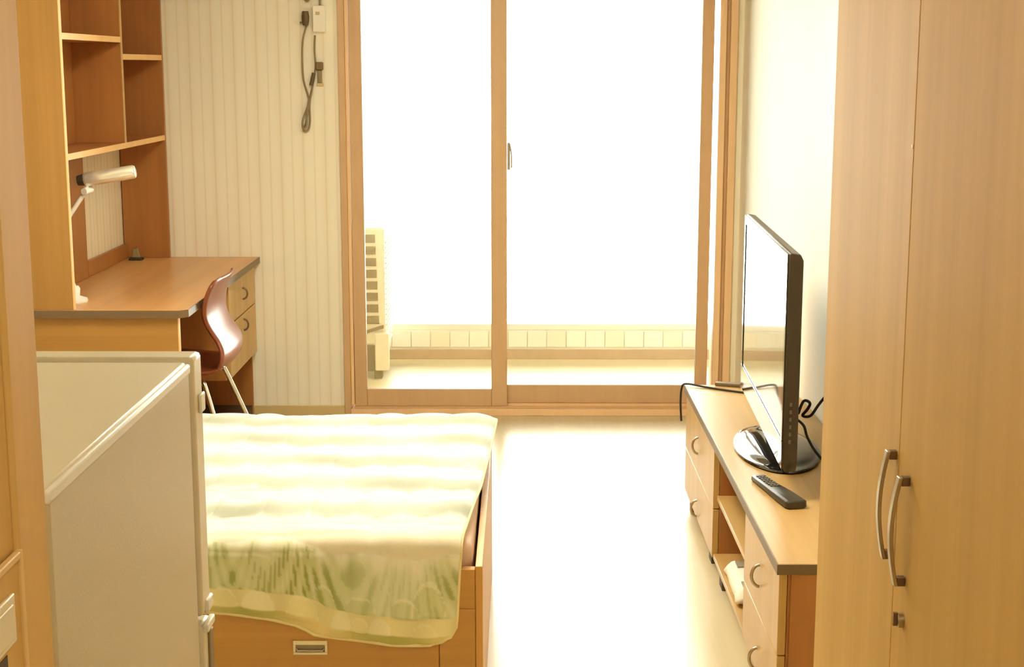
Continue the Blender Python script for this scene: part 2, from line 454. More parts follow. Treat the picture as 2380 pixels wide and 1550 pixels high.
# ------------------------------------------------------------------ wardrobe
wr = thing('wardrobe', 'tall light wood wardrobe with two doors and bow handles, closest to the camera', 'wardrobe', (0.435, 1.18, 0))
WL = 0.90
cs = MB()
cs.box(0.020, 0.525, 0, 0.018, 0.06, 2.10); cs.box(0.020, 0.525, WL - 0.018, WL, 0.06, 2.10)
cs.box(0.020, 0.525, 0.018, WL - 0.018, 2.08, 2.10); cs.box(0.020, 0.525, 0.018, WL - 0.018, 0.06, 0.08)
cs.box(0.505, 0.525, 0.018, WL - 0.018, 0.08, 2.08)
cs.build('carcass', M['ward'], wr, bevel=0.001)
B('plinth', M['kick'], wr, 0.03, 0.52, 0.01, WL - 0.01, 0, 0.06, 0)
sp = 0.452
da = B('door', M['ward'], wr, 0.0, 0.019, sp + 0.0015, WL, 0.065, 2.098, 0.0015)
db = B('door', M['ward'], wr, 0.001, 0.019, 0, sp - 0.0015, 0.065, 2.098, 0.0015)
def bow_handle(parent, y, z0, z1, proj, w, mat, base_mat):
    n = 18; rings = []
    for i in range(n + 1):
        t = i / n; z = z0 + (z1 - z0) * t
        p = -0.006 - proj * math.sin(PI * (0.10 + 0.80 * t)) 
        a = -p
        th = 0.0022
        rings.append([(-a - th, y - w / 2, z), (-a - th, y + w / 2, z), (-a + th, y + w / 2, z), (-a + th, y - w / 2, z)])
    h = MB().rings(rings).build('handle', mat, parent, bevel=0.0008, smooth=True)
    a0 = 0.006 + proj * math.sin(PI * 0.10)
    for zz in (z0, z1):
        s = 1 if zz == z0 else -1
        MB().box(-a0 + 0.001, 0.0005, y - w / 2 + 0.001, y + w / 2 - 0.001, min(zz, zz + s * 0.010), max(zz, zz + s * 0.010)).build('handle_post', base_mat, h, bevel=0.0006)
    return h
bow_handle(da, 0.466, 0.996, 1.124, 0.0115, 0.011, M['metal'], M['metal_dark'])
bow_handle(db, 0.406, 0.985, 1.110, 0.0115, 0.011, M['metal'], M['metal_dark'])
for _d, _px, _py, _a in ((da, 0.019, WL, -0.7), (db, 0.019, 0.0, 0.9)):
    _p = Vector((_px, _py, 0)); _r = Matrix.Rotation(math.radians(_a), 4, 'Z')
    _d.rotation_euler = (0, 0, math.radians(_a)); _d.location = _p - _r @ _p
lk = MB()
def disc_x(mb, y, z, r, x0, x1, n=18):
    mb.rings([[(xx, y + r * math.cos(2 * PI * k / n), z + r * math.sin(2 * PI * k / n)) for k in range(n)] for xx in (x0, x1)])
disc_x(lk, 0.406, 0.944, 0.0085, 0.002, -0.006)
lo = lk.build('lock', M['metal'], db, bevel=0.001, smooth=True)
MB().box(-0.010, -0.005, 0.404, 0.408, 0.938, 0.953).build('key_slot', M['metal_dark'], lo)
sc_ = MB(); disc_x(sc_, sp + 0.006, 1.468, 0.0025, 0.001, -0.0008)
sc_.build('screw_cap', M['screw'], da, smooth=True)

# ------------------------------------------------------------------ bed
BX1, BX0, BYN, BYF, BZ = -0.083, -1.73, 3.262, 4.43, 0.42
bed = thing('bed', 'honey wood box bed with a drawer in its end panel, under the green quilt', 'bed', (0, 0, 0))
B('end_panel', M['honey_x'], bed, BX0, BX1 - 0.017, BYN, BYN + 0.018, 0.0, BZ, 0.0015)
B('side_panel', M['honey'], bed, BX1 - 0.017, BX1, BYN - 0.001, BYF, 0.0, BZ + 0.006, 0.0015)
B('back_panel', M['honey_x'], bed, BX0, BX1 - 0.017, BYF - 0.018, BYF, 0.0, BZ, 0.0015)
B('wall_side_panel', M['honey'], bed, BX0 - 0.01, BX0, BYN, BYF, 0.0, BZ, 0.0015)
B('slat_base', M['honey'], bed, BX0, BX1 - 0.017, BYN + 0.018, BYF - 0.018, 0.27, 0.29, 0)
B('top_rail', M['honey_x'], bed, BX0, BX1 - 0.018, BYN - 0.006, BYN, 0.326, BZ, 0.001)
B('corner_post', M['honey_x'], bed, BX1 - 0.100, BX1 - 0.018, BYN - 0.006, BYN, 0.0, 0.3255, 0.001)
dr = B('drawer', M['honey_x'], bed, -0.80, BX1 - 0.102, BYN - 0.007, BYN, 0.05, 0.322, 0.0015)
hx0, hx1, hz0, hz1 = -0.521, -0.442, 0.215, 0.249
ph = MB()
ph.box(hx0, hx1, BYN - 0.0105, BYN - 0.007, hz1 - 0.010, hz1)
ph.box(hx0, hx1, BYN - 0.0105, BYN - 0.007, hz0, hz0 + 0.006)
ph.box(hx0, hx0 + 0.006, BYN - 0.0105, BYN - 0.007, hz0 + 0.006, hz1 - 0.010)
ph.box(hx1 - 0.006, hx1, BYN - 0.0105, BYN - 0.007, hz0 + 0.006, hz1 - 0.010)
ph.build('handle_frame', M['cream_plastic'], dr, bevel=0.001)
B('handle_recess', M['recess'], dr, hx0 + 0.006, hx1 - 0.006, BYN - 0.0078, BYN - 0.0068, hz0 + 0.006, hz1 - 0.010, 0)
MB().tube([(hx0 + 0.008, BYN - 0.010, hz0 + 0.016), (hx0 + 0.010, BYN - 0.011, hz0 + 0.010), (hx1 - 0.010, BYN - 0.011, hz0 + 0.010), (hx1 - 0.008, BYN - 0.010, hz0 + 0.016)], 0.0028, 8).build('handle_bar', M['metal'], dr, smooth=True)

mt = MB().box(BX0 + 0.02, BX1 - 0.024, BYN + 0.024, BYF - 0.024, 0.292, 0.478).build('mattress', M['mattress'], None, bevel=0.035, seg=5)
tag(mt, 'pinkish beige mattress lying inside the wooden bed box', 'mattress')

# quilt --------------------------------------------------------------
def make_quilt():
    x_l = -1.70
    top_len = 1.178                     # arc from the far edge to the front fold
    nv, nu = 330, 340
    q_z = 0.486; y_fold = BYN + 0.026; rad = 0.030
    V = np.zeros((nv, nu, 3)); COLR = np.zeros((nv, nu, 3))
    y_far = y_fold + top_len
    # hem line (how far the quilt drops below the fold) as function of x
    hx = np.array([-1.70, -0.90, -0.71, -0.60, -0.50, -0.43, -0.39, -0.33, -0.26, -0.20, -0.1])
    hd = np.array([0.125, 0.130, 0.136, 0.140, 0.150, 0.168, 0.192, 0.200, 0.206, 0.212, 0.214])
    def right_edge(s):                  # x of the right selvedge against arc length from far edge
        return np.interp(s, [0, 0.45, 0.75, 1.0, 1.25, 1.5], [-0.070, -0.086, -0.100, -0.118, -0.136, -0.150])
    def hnoise(x, y):
        return (math.sin(7.1 * x + 2.3 * y) + math.sin(3.3 * x - 6.1 * y + 1.0) + math.sin(11.7 * x + 9.1 * y + 2.0) * 0.5) / 2.5
    domes = [(-0.68, 0.012, 0.036, 0.052, 0), (-0.597, 0.012, 0.038, 0.050, 1), (-0.497, 0.012, 0.036, 0.050, 0), (-0.407, 0.004, 0.024, 0.058, 1),
             (-0.365, 0.020, 0.020, 0.030, 0), (-0.32, 0.006, 0.028, 0.050, 1), (-0.218, 0.006, 0.030, 0.045, 0),
             (-0.445, 0.064, 0.022, 0.040, 2), (-0.363, 0.064, 0.036, 0.036, 2), (-0.262, 0.064, 0.034, 0.044, 2), (-0.207, 0.066, 0.038, 0.085, 2)]
    rr = np.random.default_rng(11)
    for xx in np.arange(-1.66, -0.72, 0.088):
        domes.append((xx + rr.uniform(-.01, .01), 0.012, 0.034, 0.050 + rr.uniform(-.006, .006), int(rr.integers(0, 2))))
        if rr.random() < 0.5:
            domes.append((xx + 0.04, 0.064, 0.032, 0.042, 2))
    for j in range(nv):
        for i in range(nu):
            u = i / (nu - 1)
            x0 = x_l + (-0.10 - x_l) * u
            drop = float(np.interp(x0, hx, hd))
            # rounded near right corner
            cr = 0.05
            arc = PI / 2 * rad
            L = top_len + arc + drop
            s = L * j / (nv - 1)
            xr = float(right_edge(s))
            end = L - s
            if end < cr:
                xr -= cr - math.sqrt(max(0.0, cr * cr - (cr - end) ** 2))
            x = x_l + (xr - x_l) * u
            if s < top_len:
                y = y_far - s; z = q_z; nrm = (0, 0, 1)
            elif s < top_len + arc:
                a = (s - top_len) / rad
                y = y_fold - rad * math.sin(a); z = q_z - rad + rad * math.cos(a); nrm = (0, -math.sin(a), math.cos(a))
            else:
                d = s - top_len - arc
                y = y_fold - rad - 0.004 - 0.03 * d - 0.006 * math.sin(x * 21 + 1.0) * min(1, d / 0.1) * (0.4 + 0.6 * (x + 1.7) / 1.6)
                z = q_z - rad - d; nrm = (0, -1, 0)
            # quilting: rows of scallops on the top, vertical leaves near the hem
            h = 0.0
            g = end                       # distance from the hem
            per = 0.225
            g_top = 0.168 + 0.038 * min(1.0, max(0.0, (x + 0.70) / 0.45)) + 0.008 * math.sin(x * 31)
            if g > g_top:
                sf = top_len - s                      # distance back from the front fold
                row0 = sf / per
                sc_w = 0.118
                k0 = math.floor(row0 + 0.5)
                xs = x / sc_w + 0.37 * k0 + 0.15 * math.sin(x * 4.0 + k0)
                cell = math.floor(xs); cf = xs - cell
                rnd = math.sin(cell * 12.9898 + k0 * 78.233) * 43758.5453; rnd -= math.floor(rnd)
                rnd2 = 0.5 + 0.30 * math.sin(x * 10.3 + k0 * 2.1) + 0.20 * math.sin(x * 23.0 + k0 * 4.7)
                bump_s = math.sqrt(max(0.0, 1 - (2 * cf - 1) ** 2))
                ph = row0 - 0.36 + (0.10 + 0.16 * rnd) * bump_s - 0.06 + 0.05 * math.sin(x * 6 + k0)
                fr_ = ph - math.floor(ph)
                # a pale green cloud bank: crisp scalloped lower side, soft upper side
                lo_ = 1 / (1 + math.exp(-(fr_ - 0.26) * 30)); hi_ = 1 / (1 + math.exp(-(0.72 - fr_) * (10 + 8 * rnd2)))
                b_ = lo_ * hi_ * (0.50 + 0.50 * rnd2)
                d_sc = min(cf, 1 - cf)
                h += 0.0110 * (abs(math.sin(PI * fr_)) ** 0.5) * (0.45 + 0.55 * bump_s)
                h += 0.003 * abs(math.sin(PI * (xs * 1.0 + 0.5 * math.floor(2 * row0)))) * abs(math.sin(PI * 2 * row0))
                h *= min(1.0, (g - g_top) / 0.045)
                c = np.array((226, 221, 211.)) * (1 - b_) + np.array((160, 162, 140.)) * b_  # top cream kept darker than the front to offset strong light above
                if sf < 0.06:
                    k_ = min(1.0, (0.06 - sf) / 0.05)
                    c = c * (1 - k_) + np.array((240, 232, 210.)) * k_
            elif g > 0.062:
                t = (g - 0.062) / (g_top - 0.062)
                clump = 0.5 + 0.5 * math.sin(x * 26.0 + 1.3 * math.sin(x * 9))
                leaf = 0.5 + 0.5 * math.sin(x * 150 + 3.0 * math.sin(x * 19) + (g * 60) * math.sin(x * 26))
                leaf2 = 0.5 + 0.5 * math.sin(x * 310 + 4 * math.sin(x * 23) - g * 90 * math.cos(x * 20))
                topv = 0.80 + 0.12 * clump + 0.09 * math.sin(x * 88 + 2 * math.sin(x * 13)) + 0.06 * math.sin(x * 143)
                edge = 1 / (1 + math.exp(-(topv - t) * 14))
                d_ = edge * min(1.0, 0.42 + 0.40 * leaf * (0.4 + 0.6 * clump) + 0.34 * leaf2 * (0.3 + 0.7 * clump))
                deep = np.array((150, 154, 80.)) if leaf * leaf2 > 0.42 else np.array((192, 194, 124.)); mint = np.array((212, 224, 192.))
                mixf = 0.35 + 0.65 * (0.5 + 0.5 * math.sin(x * 12.5 + 2.1)) * (1.0 - 0.35 * t)
                c = np.array((244, 240, 222.)) * (1 - d_) + (deep * mixf + mint * (1 - mixf)) * d_  # front cream and greens lightened in colour to offset weak light here
                h += 0.005 * abs(math.sin(x * 48 + 1.6 * math.sin(x * 17))) ** 0.7 * min(1.0, max(0.0, (g_top - g) / 0.03))
            else:
                c = np.array((236, 226, 174.)) + 7 * math.sin(x * 60)
                h += 0.003 * abs(math.sin(x * 40))
            if g < 0.175:
                for (ex, eg, ew, eh, kind) in domes:
                    dx = (x - ex) / ew
                    if abs(dx) >= 1 or g < eg:
                        continue
                    rise = math.sqrt(1 - dx * dx) if dx else 1.0
                    q = (g - eg) / (eh * max(rise, 1e-3))
                    if q < 1:
                        h += 0.0075 * math.sqrt(max(0.0, 1 - q * q)) * rise
                        line = q > 0.86 or abs(dx) > 0.90
                        if line:
                            c = c * 0.45 + np.array((246, 240, 204.)) * 0.55
                        elif kind == 1:
                            c = c * 0.45 + np.array((246, 238, 206.)) * 0.55
                        elif kind == 0:
                            c = c * 0.85 + np.array((240, 226, 170.)) * 0.15
                        else:
                            c = c * 0.70 + np.array((196, 198, 130.)) * 0.30
                if g < 0.018:
                    grn = 0.5 + 0.5 * math.sin(x * 19 + 0.8)
                    c = np.array((236, 216, 156.)) * (1 - grn) + np.array((186, 182, 110.)) * grn
            # edges thin out
            h *= min(1.0, (xr - x) / 0.02 + 0.1, g / 0.012 + 0.1)
            # loose folds
            if s < top_len:
                z += 0.0035 * hnoise(x * 2, y * 2) + 0.003
                over = x - (BX1 - 0.04)
                if x > BX1 - 0.045:
                    z -= min(0.05, 0.18 * (x - (BX1 - 0.045)))
                bump_ = math.exp(-(((x + 0.62 + 0.30) / 0.05) ** 2 + ((s - 0.78) / 0.03) ** 2)) + 0.8 * math.exp(-(((x + 0.17) / 0.06) ** 2 + ((s - 0.30) / 0.05) ** 2))
                z += 0.012 * bump_
            V[j, i] = (x + nrm[0] * h, y + nrm[1] * h, z + nrm[2] * h)
            COLR[j, i] = c
    me = bpy.data.meshes.new('quilt')
    idx = np.arange(nv * nu).reshape(nv, nu)
    quads = np.stack([idx[:-1, :-1], idx[1:, :-1], idx[1:, 1:], idx[:-1, 1:]], -1).reshape(-1, 4)
    me.from_pydata(V.reshape(-1, 3).tolist(), [], quads.tolist())
    lin = COLR.reshape(-1, 3) / 255.0
    lin = np.clip(lin, 0, 1)
    lin = np.where(lin <= 0.04045, lin / 12.92, ((lin + 0.055) / 1.055) ** 2.4)
    at = me.color_attributes.new('print', 'FLOAT_COLOR', 'POINT')
    at.data.foreach_set('color', np.concatenate([lin, np.ones((len(lin), 1))], 1).astype(np.float32).ravel())
    for p in me.polygons:
        p.use_smooth = True
    m, nt, N, L, b = new_mat('printed_quilt')
    ca = N.new('ShaderNodeVertexColor'); ca.layer_name = 'print'
    nz = N.new('ShaderNodeTexNoise'); nz.inputs['Scale'].default_value = 260.0; nz.inputs['Detail'].default_value = 2
    tc = N.new('ShaderNodeTexCoord'); L.new(tc.outputs['Object'], nz.inputs['Vector'])
    mr = N.new('ShaderNodeMapRange'); mr.inputs['To Min'].default_value = 0.93; mr.inputs['To Max'].default_value = 1.05
    L.new(nz.outputs['Fac'], mr.inputs['Value'])
    mx = N.new('ShaderNodeMix'); mx.data_type = 'RGBA'; mx.blend_type = 'MULTIPLY'; mx.inputs['Factor'].default_value = 1.0
    L.new(ca.outputs['Color'], mx.inputs['A']); L.new(mr.outputs['Result'], mx.inputs['B'])
    L.new(mx.outputs['Result'], b.inputs['Base Color'])
    b.inputs['Roughness'].default_value = 0.85; b.inputs['Specular IOR Level'].default_value = 0.15
    b.inputs['Sheen Weight'].default_value = 0.15
    me.materials.append(m)
    root = thing('quilt', 'cream quilt printed with pale green leaves, draped over the bed', 'quilt', (0, 0, 0))
    o = bpy.data.objects.new('quilt_cloth', me); COL.objects.link(o); o.parent = root
    sol = o.modifiers.new('thick', 'SOLIDIFY'); sol.thickness = 0.008; sol.offset = 0.0
    # piping along the right selvedge and the hem
    pts = [Vector(V[j, nu - 1]) for j in range(0, nv, 5)]
    pts += [Vector(V[nv - 1, i]) for i in range(nu - 3, -1, -5)]
    MB().tube(pts, 0.0052, 7).build('piping', plain('quilt_piping', srgb(236, 222, 170), 0.8), root, smooth=True)
    return root
make_quilt()

# ------------------------------------------------------------------ desk
dk = thing('desk', 'brown topped wooden desk with dark edge banding against the striped wall', 'desk', (0, 0, 0))
DX0, DX1, DY0, DY1, DZ = XL + 0.003, -1.150, 5.079, 6.553, 0.72
top = MB().prism([(DX0, DY0 + 0.003), (DX1 - 0.030, DY0 + 0.003), (DX1 - 0.003, DY0 + 0.028), (DX1 - 0.003, DY1), (DX0, DY1)], 'Z', DZ - 0.026, DZ)
top.build('tabletop', M['desk_top'], dk, bevel=0.001)
eb = MB()
ep = [(DX0, DY0), (DX1 - 0.0285, DY0), (DX1, DY0 + 0.027), (DX1, DY1)]
ei = [(DX0, DY0 + 0.0032), (DX1 - 0.030, DY0 + 0.0032), (DX1 - 0.0032, DY0 + 0.028), (DX1 - 0.0032, DY1)]
for a in range(3):
    eb.prism([ep[a], ep[a + 1], ei[a + 1], ei[a]], 'Z', DZ - 0.027, DZ - 0.0005)
eb.build('edge_band', M['edge_dark'], dk)
pn = B('side_panel', M['honey_dark_x'], dk, DX0, -1.188, 5.100, 5.122, 0.0, DZ - 0.027, 0.001)
B('edge_strip', M['edge_light'], pn, -1.188, -1.184, 5.100, 5.122, 0.0, DZ - 0.027, 0.0005)
B('modesty_panel', M['brown'], dk, DX0 + 0.02, DX0 + 0.038, 5.122, 5.90, 0.25, DZ - 0.03, 0.001)
B('side_panel', M['brown'], dk, DX0, -1.195, DY1 - 0.020, DY1 - 0.001, 0.0, DZ - 0.027, 0.001)
ped = MB()
ped.box(DX0 + 0.05, -1.192, 5.93, 5.948, 0.29, DZ - 0.027); ped.box(DX0 + 0.05, -1.192, 5.948, DY1 - 0.021, 0.29, 0.308)
ped.box(DX0 + 0.05, DX0 + 0.068, 5.948, DY1 - 0.021, 0.308, DZ - 0.027)
ped.build('pedestal', M['brown'], dk, bevel=0.001)
B('plinth_strip', M['kick'], dk, DX0 + 0.05, -1.2, 5.93, DY1 - 0.021, 0.0, 0.05, 0)
B('back_board', M['brown'], dk, DX0 + 0.05, DX0 + 0.068, 5.90, DY1 - 0.021, 0.05, 0.29, 0)

def ring_pull(parent, y, z, x, sgn, r=0.030, mat=None):
    """small bow pull that stands out from a drawer front facing sgn*X"""
    pts = []
    for k in range(13):
        a = PI * k / 12
        pts.append((x + sgn * (0.002 + 0.020 * math.sin(a)), y, z + r * math.cos(a)))
    h = MB().tube(pts, 0.0042, 8).build('handle', mat or M['metal'], parent, smooth=True)
    return h
for (z0, z1) in ((0.520, 0.680), (0.298, 0.515)):
    d = B('drawer', M['beech'], dk, -1.192, -1.172, 5.935, DY1 - 0.018, z0, z1, 0.0015)
    ring_pull(d, 6.23, (z0 + z1) / 2 + (0.005 if z0 > 0.5 else 0.065), -1.172, 1, 0.024, M['metal_dark'])

# ------------------------------------------------------------------ bookcase on the desk
bk = thing('bookcase', 'tall open wooden bookcase standing on the desk with empty shelves', 'bookcase', (0, 0, DZ))
KX0, KX1, KY0, KY1, KT = XL + 0.004, -1.542, 5.088, 6.545, 1.30
pnl = B('near_side_panel', M['honey_dark'], bk, KX0, KX1 - 0.003, KY0, KY0 + 0.022, 0.0005, KT, 0.001)
B('edge_strip', M['edge_light'], pnl, KX1 - 0.003, KX1, KY0, KY0 + 0.022, 0.0005, KT, 0.0005)
B('far_side_panel', M['brown'], bk, KX0, KX1, KY1 - 0.022, KY1, 0.0005, KT, 0.001)
dv = B('divider', M['brown'], bk, KX0 + 0.006, KX1 - 0.003, 5.862, 5.884, 0.537, KT - 0.022, 0.001)
B('edge_strip', M['beech'], dv, KX1 - 0.003, KX1, 5.862, 5.884, 0.537, KT - 0.022, 0.0005)
def shelf(name, y0, y1, z, t=0.022):
    s_ = B(name, M['brown'], bk, KX0 + 0.006, KX1 - 0.003, y0, y1, z, z + t, 0.0008)
    B('edge_strip', M['edge_light'], s_, KX1 - 0.003, KX1 - 0.0005, y0, y1, z, z + t, 0.0005)
shelf('bottom_shelf', KY0 + 0.022, KY1 - 0.022, 0.515)
shelf('shelf', KY0 + 0.022, 5.862, 0.922)
shelf('shelf', 5.884, KY1 - 0.022, 0.857)
shelf('top_board', KY0 + 0.022, KY1 - 0.022, KT - 0.022)
B('back_panel', M['brown'], bk, KX0, KX0 + 0.006, KY0 + 0.022, KY1 - 0.022, 0.515, KT, 0)
B('back_post', M['brown'], bk, KX0, KX0 + 0.016, KY0 + 0.022, 5.905, 0.0005, 0.515, 0.001)
B('back_rail', M['brown'], bk, KX0, KX0 + 0.018, 5.905, KY1 - 0.022, 0.0005, 0.062, 0.001)

# small things on the desk
lp = thing('desk_lamp', 'silver desk lamp with a tubular head, standing in the bookcase opening', 'lamp', (-1.600, 5.262, DZ))
base = MB().lathe([(0.0, 0.0), (0.052, 0.0), (0.055, 0.005), (0.053, 0.014), (0.030, 0.022), (0.018, 0.026), (0.0, 0.026)], 28)
base.build('base', M['white_plastic'], lp, smooth=True)
MB().lathe([(0.0, 0.024), (0.016, 0.024), (0.018, 0.050), (0.012, 0.060), (0.0, 0.060)], 18, c=(0.012, 0, 0)).build('pivot', M['white_plastic'], lp, smooth=True)
ex, ey, ez = -0.075, 0.06, 0.215
MB().tube([(0.012, 0, 0.055), (ex, ey, ez)], 0.006, 10).build('lower_arm', M['white_plastic'], lp, smooth=True)
MB().tube([(ex, ey, ez), (0.045, 0.065, 0.388)], 0.0085, 10).build('upper_arm', M['white_plastic'], lp, smooth=True)
MB().tube([(ex - 0.012, ey, ez), (ex + 0.012, ey, ez)], 0.012, 12).build('elbow', M['silver'], lp, smooth=True)
jt = MB(); jt.tube([(0.048, 0.045, 0.392), (0.062, 0.085, 0.396)], 0.0125, 12)
jt.tube([(0.052, 0.065, 0.395), (0.056, 0.065, 0.425)], 0.007, 10)
jt.build('neck_joint', M['white_plastic'], lp, smooth=True)
h0 = Vector((0.042, 0.065, 0.432)); h1 = Vector((0.228, 0.075, 0.462)); dd = (h1 - h0).normalized()
hp = [h0, h0 + dd * 0.004, h0 + dd * 0.012, h1 - dd * 0.008, h1 - dd * 0.002, h1]
MB().tube(hp, [0.016, 0.022, 0.0245, 0.0245, 0.021, 0.015], 24).build('lamp_head', M['silver'], lp, smooth=True)
MB().tube([h0 - dd * 0.022, h0 - dd * 0.020, h0, h0 + dd * 0.006], [0.012, 0.018, 0.021, 0.021], 20).build('head_cap', M['black'], lp, smooth=True)

st = thing('memo_stand', 'small dark based plastic stand at the back of the desk top', 'stand', (-1.672, 6.44, DZ + 0.0003))
B('base', M['black'], st, -0.026, 0.032, -0.022, 0.022, 0, 0.010, 0.003)
MB().prism([(-0.016, 0.0105), (0.020, 0.0105), (0.012, 0.050), (-0.008, 0.050)], 'Y', -0.004, 0.010).build('holder', M['grey_cable'], st, bevel=0.002)

# ------------------------------------------------------------------ chair
ch = thing('chair', 'dark brown moulded plywood chair with thin metal legs pulled up to the desk', 'chair', (-1.07, 5.475, 0))
prof = [(-0.420, 0.438), (-0.405, 0.452), (-0.34, 0.462), (-0.25, 0.458), (-0.15, 0.449), (-0.07, 0.446), (-0.02, 0.458), (0.006, 0.490), (0.010, 0.530), (-0.006, 0.568), (-0.030, 0.605), (-0.046, 0.645), (-0.047, 0.690), (-0.036, 0.735), (-0.018, 0.775), (-0.006, 0.795)]
P = catmull([Vector((a, 0, b)) for a, b in prof], 4)
nw = 16; Vv = []
LN = len(P)
for i, p in enumerate(P):
    t = i / (LN - 1)
    wd = 0.205
    if t > 0.50:
        wd = 0.205 - 0.035 * math.sin(PI * min(1, (t - 0.50) / 0.28)) * 0.7
    if t > 0.90:
        wd *= math.sqrt(max(0.05, 1 - ((t - 0.90) / 0.105) ** 2 * 0.55))
    if t < 0.06:
        wd *= 0.82 + 0.18 * (t / 0.06)
    for k in range(nw + 1):
        w = -1 + 2 * k / nw
        dish = 0.020 * w * w
        if t < 0.42:
            Vv.append((p.x, w * wd, p.z + dish * 0.6))
        else:
            Vv.append((p.x - dish * 0.9, w * wd, p.z))
Fv = []
for i in range(LN - 1):
    for k in range(nw):
        a = i * (nw + 1) + k
        Fv.append((a, a + 1, a + nw + 2, a + nw + 1))
sh = MB().add(Vv, Fv).build('shell', M['ply'], ch, smooth=True)
so = sh.modifiers.new('thick', 'SOLIDIFY'); so.thickness = 0.010; so.offset = 0
for sy in (-1, 1):
    MB().tube([(-0.13, sy * 0.14, 0.428), (-0.085, sy * 0.17, 0.420), (-0.065, sy * 0.185, 0.380), (-0.02, sy * 0.225, 0.25), (0.068, sy * 0.275, 0.008)], 0.0085, 10, 5).build('leg', M['chrome'], ch, smooth=True)
    MB().tube([(-0.26, sy * 0.14, 0.436), (-0.305, sy * 0.17, 0.428), (-0.325, sy * 0.18, 0.380), (-0.385, sy * 0.25, 0.008)], 0.0085, 10, 5).build('leg', M['chrome'], ch, smooth=True)
    MB().tube([(-0.27, sy * 0.14, 0.435), (-0.12, sy * 0.14, 0.428)], 0.0085, 10).build('seat_rail', M['chrome'], ch, smooth=True)

# ------------------------------------------------------------------ wall box and cords on the striped wall
bx = thing('junction_box', 'small white wall box near the top of the striped wallpaper', 'wall box', (-0.861, YF, 1.752))
B('cover', M['white_plastic'], bx, -0.027, 0.027, -0.030, -0.0005, -0.056, 0.056, 0.004)
B('label_mark', M['baseboard'], bx, -0.014, 0.004, -0.0304, -0.0300, 0.016, 0.030, 0)
MB().tube([(0.004, -0.010, 0.056), (0.006, -0.012, 0.090), (0.016, -0.012, 0.18), (0.018, -0.012, 0.55)], 0.005, 8, 5).build('conduit', M['grey_cable'], bx, smooth=True)
cd = thing('hanging_extension_lead', 'grey power cord with black plug looped down the striped wallpaper', 'cord', (-0.93, YF, 1.28))
def wc(px, py):   # offsets of a spot on the wall near the cord
    return ((px - 710) * 0.001815, -(py - 300) * 0.001815)
def wcord(pts, d, r=0.0042):
    P_ = []
    for i, (a, b_) in enumerate(pts):
        u, v = wc(a, b_)
        P_.append((u, -d - 0.004 * math.sin(i * 1.7), v))
    return P_
MB().tube(wcord([(718, 52), (708, 90), (705, 140), (707, 185), (718, 225), (716, 255), (710, 285), (704, 297), (707, 305), (716, 300), (720, 280), (720, 245), (724, 215), (732, 180), (736, 150), (735, 110), (737, 78)], 0.010), 0.0042, 8, 4).build('cable', M['grey_cable'], cd, smooth=True)
MB().tube(wcord([(732, 168), (728, 205), (718, 240), (708, 265), (703, 285), (706, 300), (713, 290), (714, 260), (720, 225)], 0.020), 0.0042, 8, 4).build('cable', M['grey_cable'], cd, smooth=True)
u, v = wc(716, 42)
pl = MB().tube([(u, -0.024, v - 0.024), (u, -0.024, v - 0.010), (u, -0.024, v + 0.010), (u, -0.024, v + 0.036)], [0.012, 0.015, 0.017, 0.013], 14)
pl.build('plug', M['cord_brown'], cd, smooth=True)
MB().box(u - 0.024, u + 0.012, -0.028, -0.020, v - 0.016, v - 0.008).build('plug_pin', M['cord_brown'], cd, bevel=0.001)
MB().tube(wcord([(733, 166), (726, 196)], 0.024), 0.0085, 10).build('cord_tie', M['cord_brown'], cd, smooth=True)
r0 = thing('cord_clip', 'small grey connector clipped to the wallpaper under the white box', 'connector', (-0.865, YF, 1.525))
B('connector_head', M['metal_dark'], r0, -0.016, 0.016, -0.020, -0.0005, 0.010, 0.044, 0.004)
B('connector_body', M['grey_cable'], r0, -0.010, 0.010, -0.012, -0.0005, -0.045, 0.010, 0.003)
B('connector_foot', M['baseboard'], r0, -0.014, 0.014, -0.010, -0.0005, -0.058, -0.045, 0.002)
r1 = MB().tube([(-0.93, YF - 0.012, 1.90), (-0.928, YF - 0.014, 1.86), (-0.915, YF - 0.014, 1.829), (-0.900, YF - 0.014, 1.845), (-0.898, YF - 0.012, 1.90)], 0.0065, 8, 5).build('cable_loop', M['grey_cable'], None, smooth=True)
tag(r1, 'end of a cable loop dipping in at the top of the striped wall', 'cord')

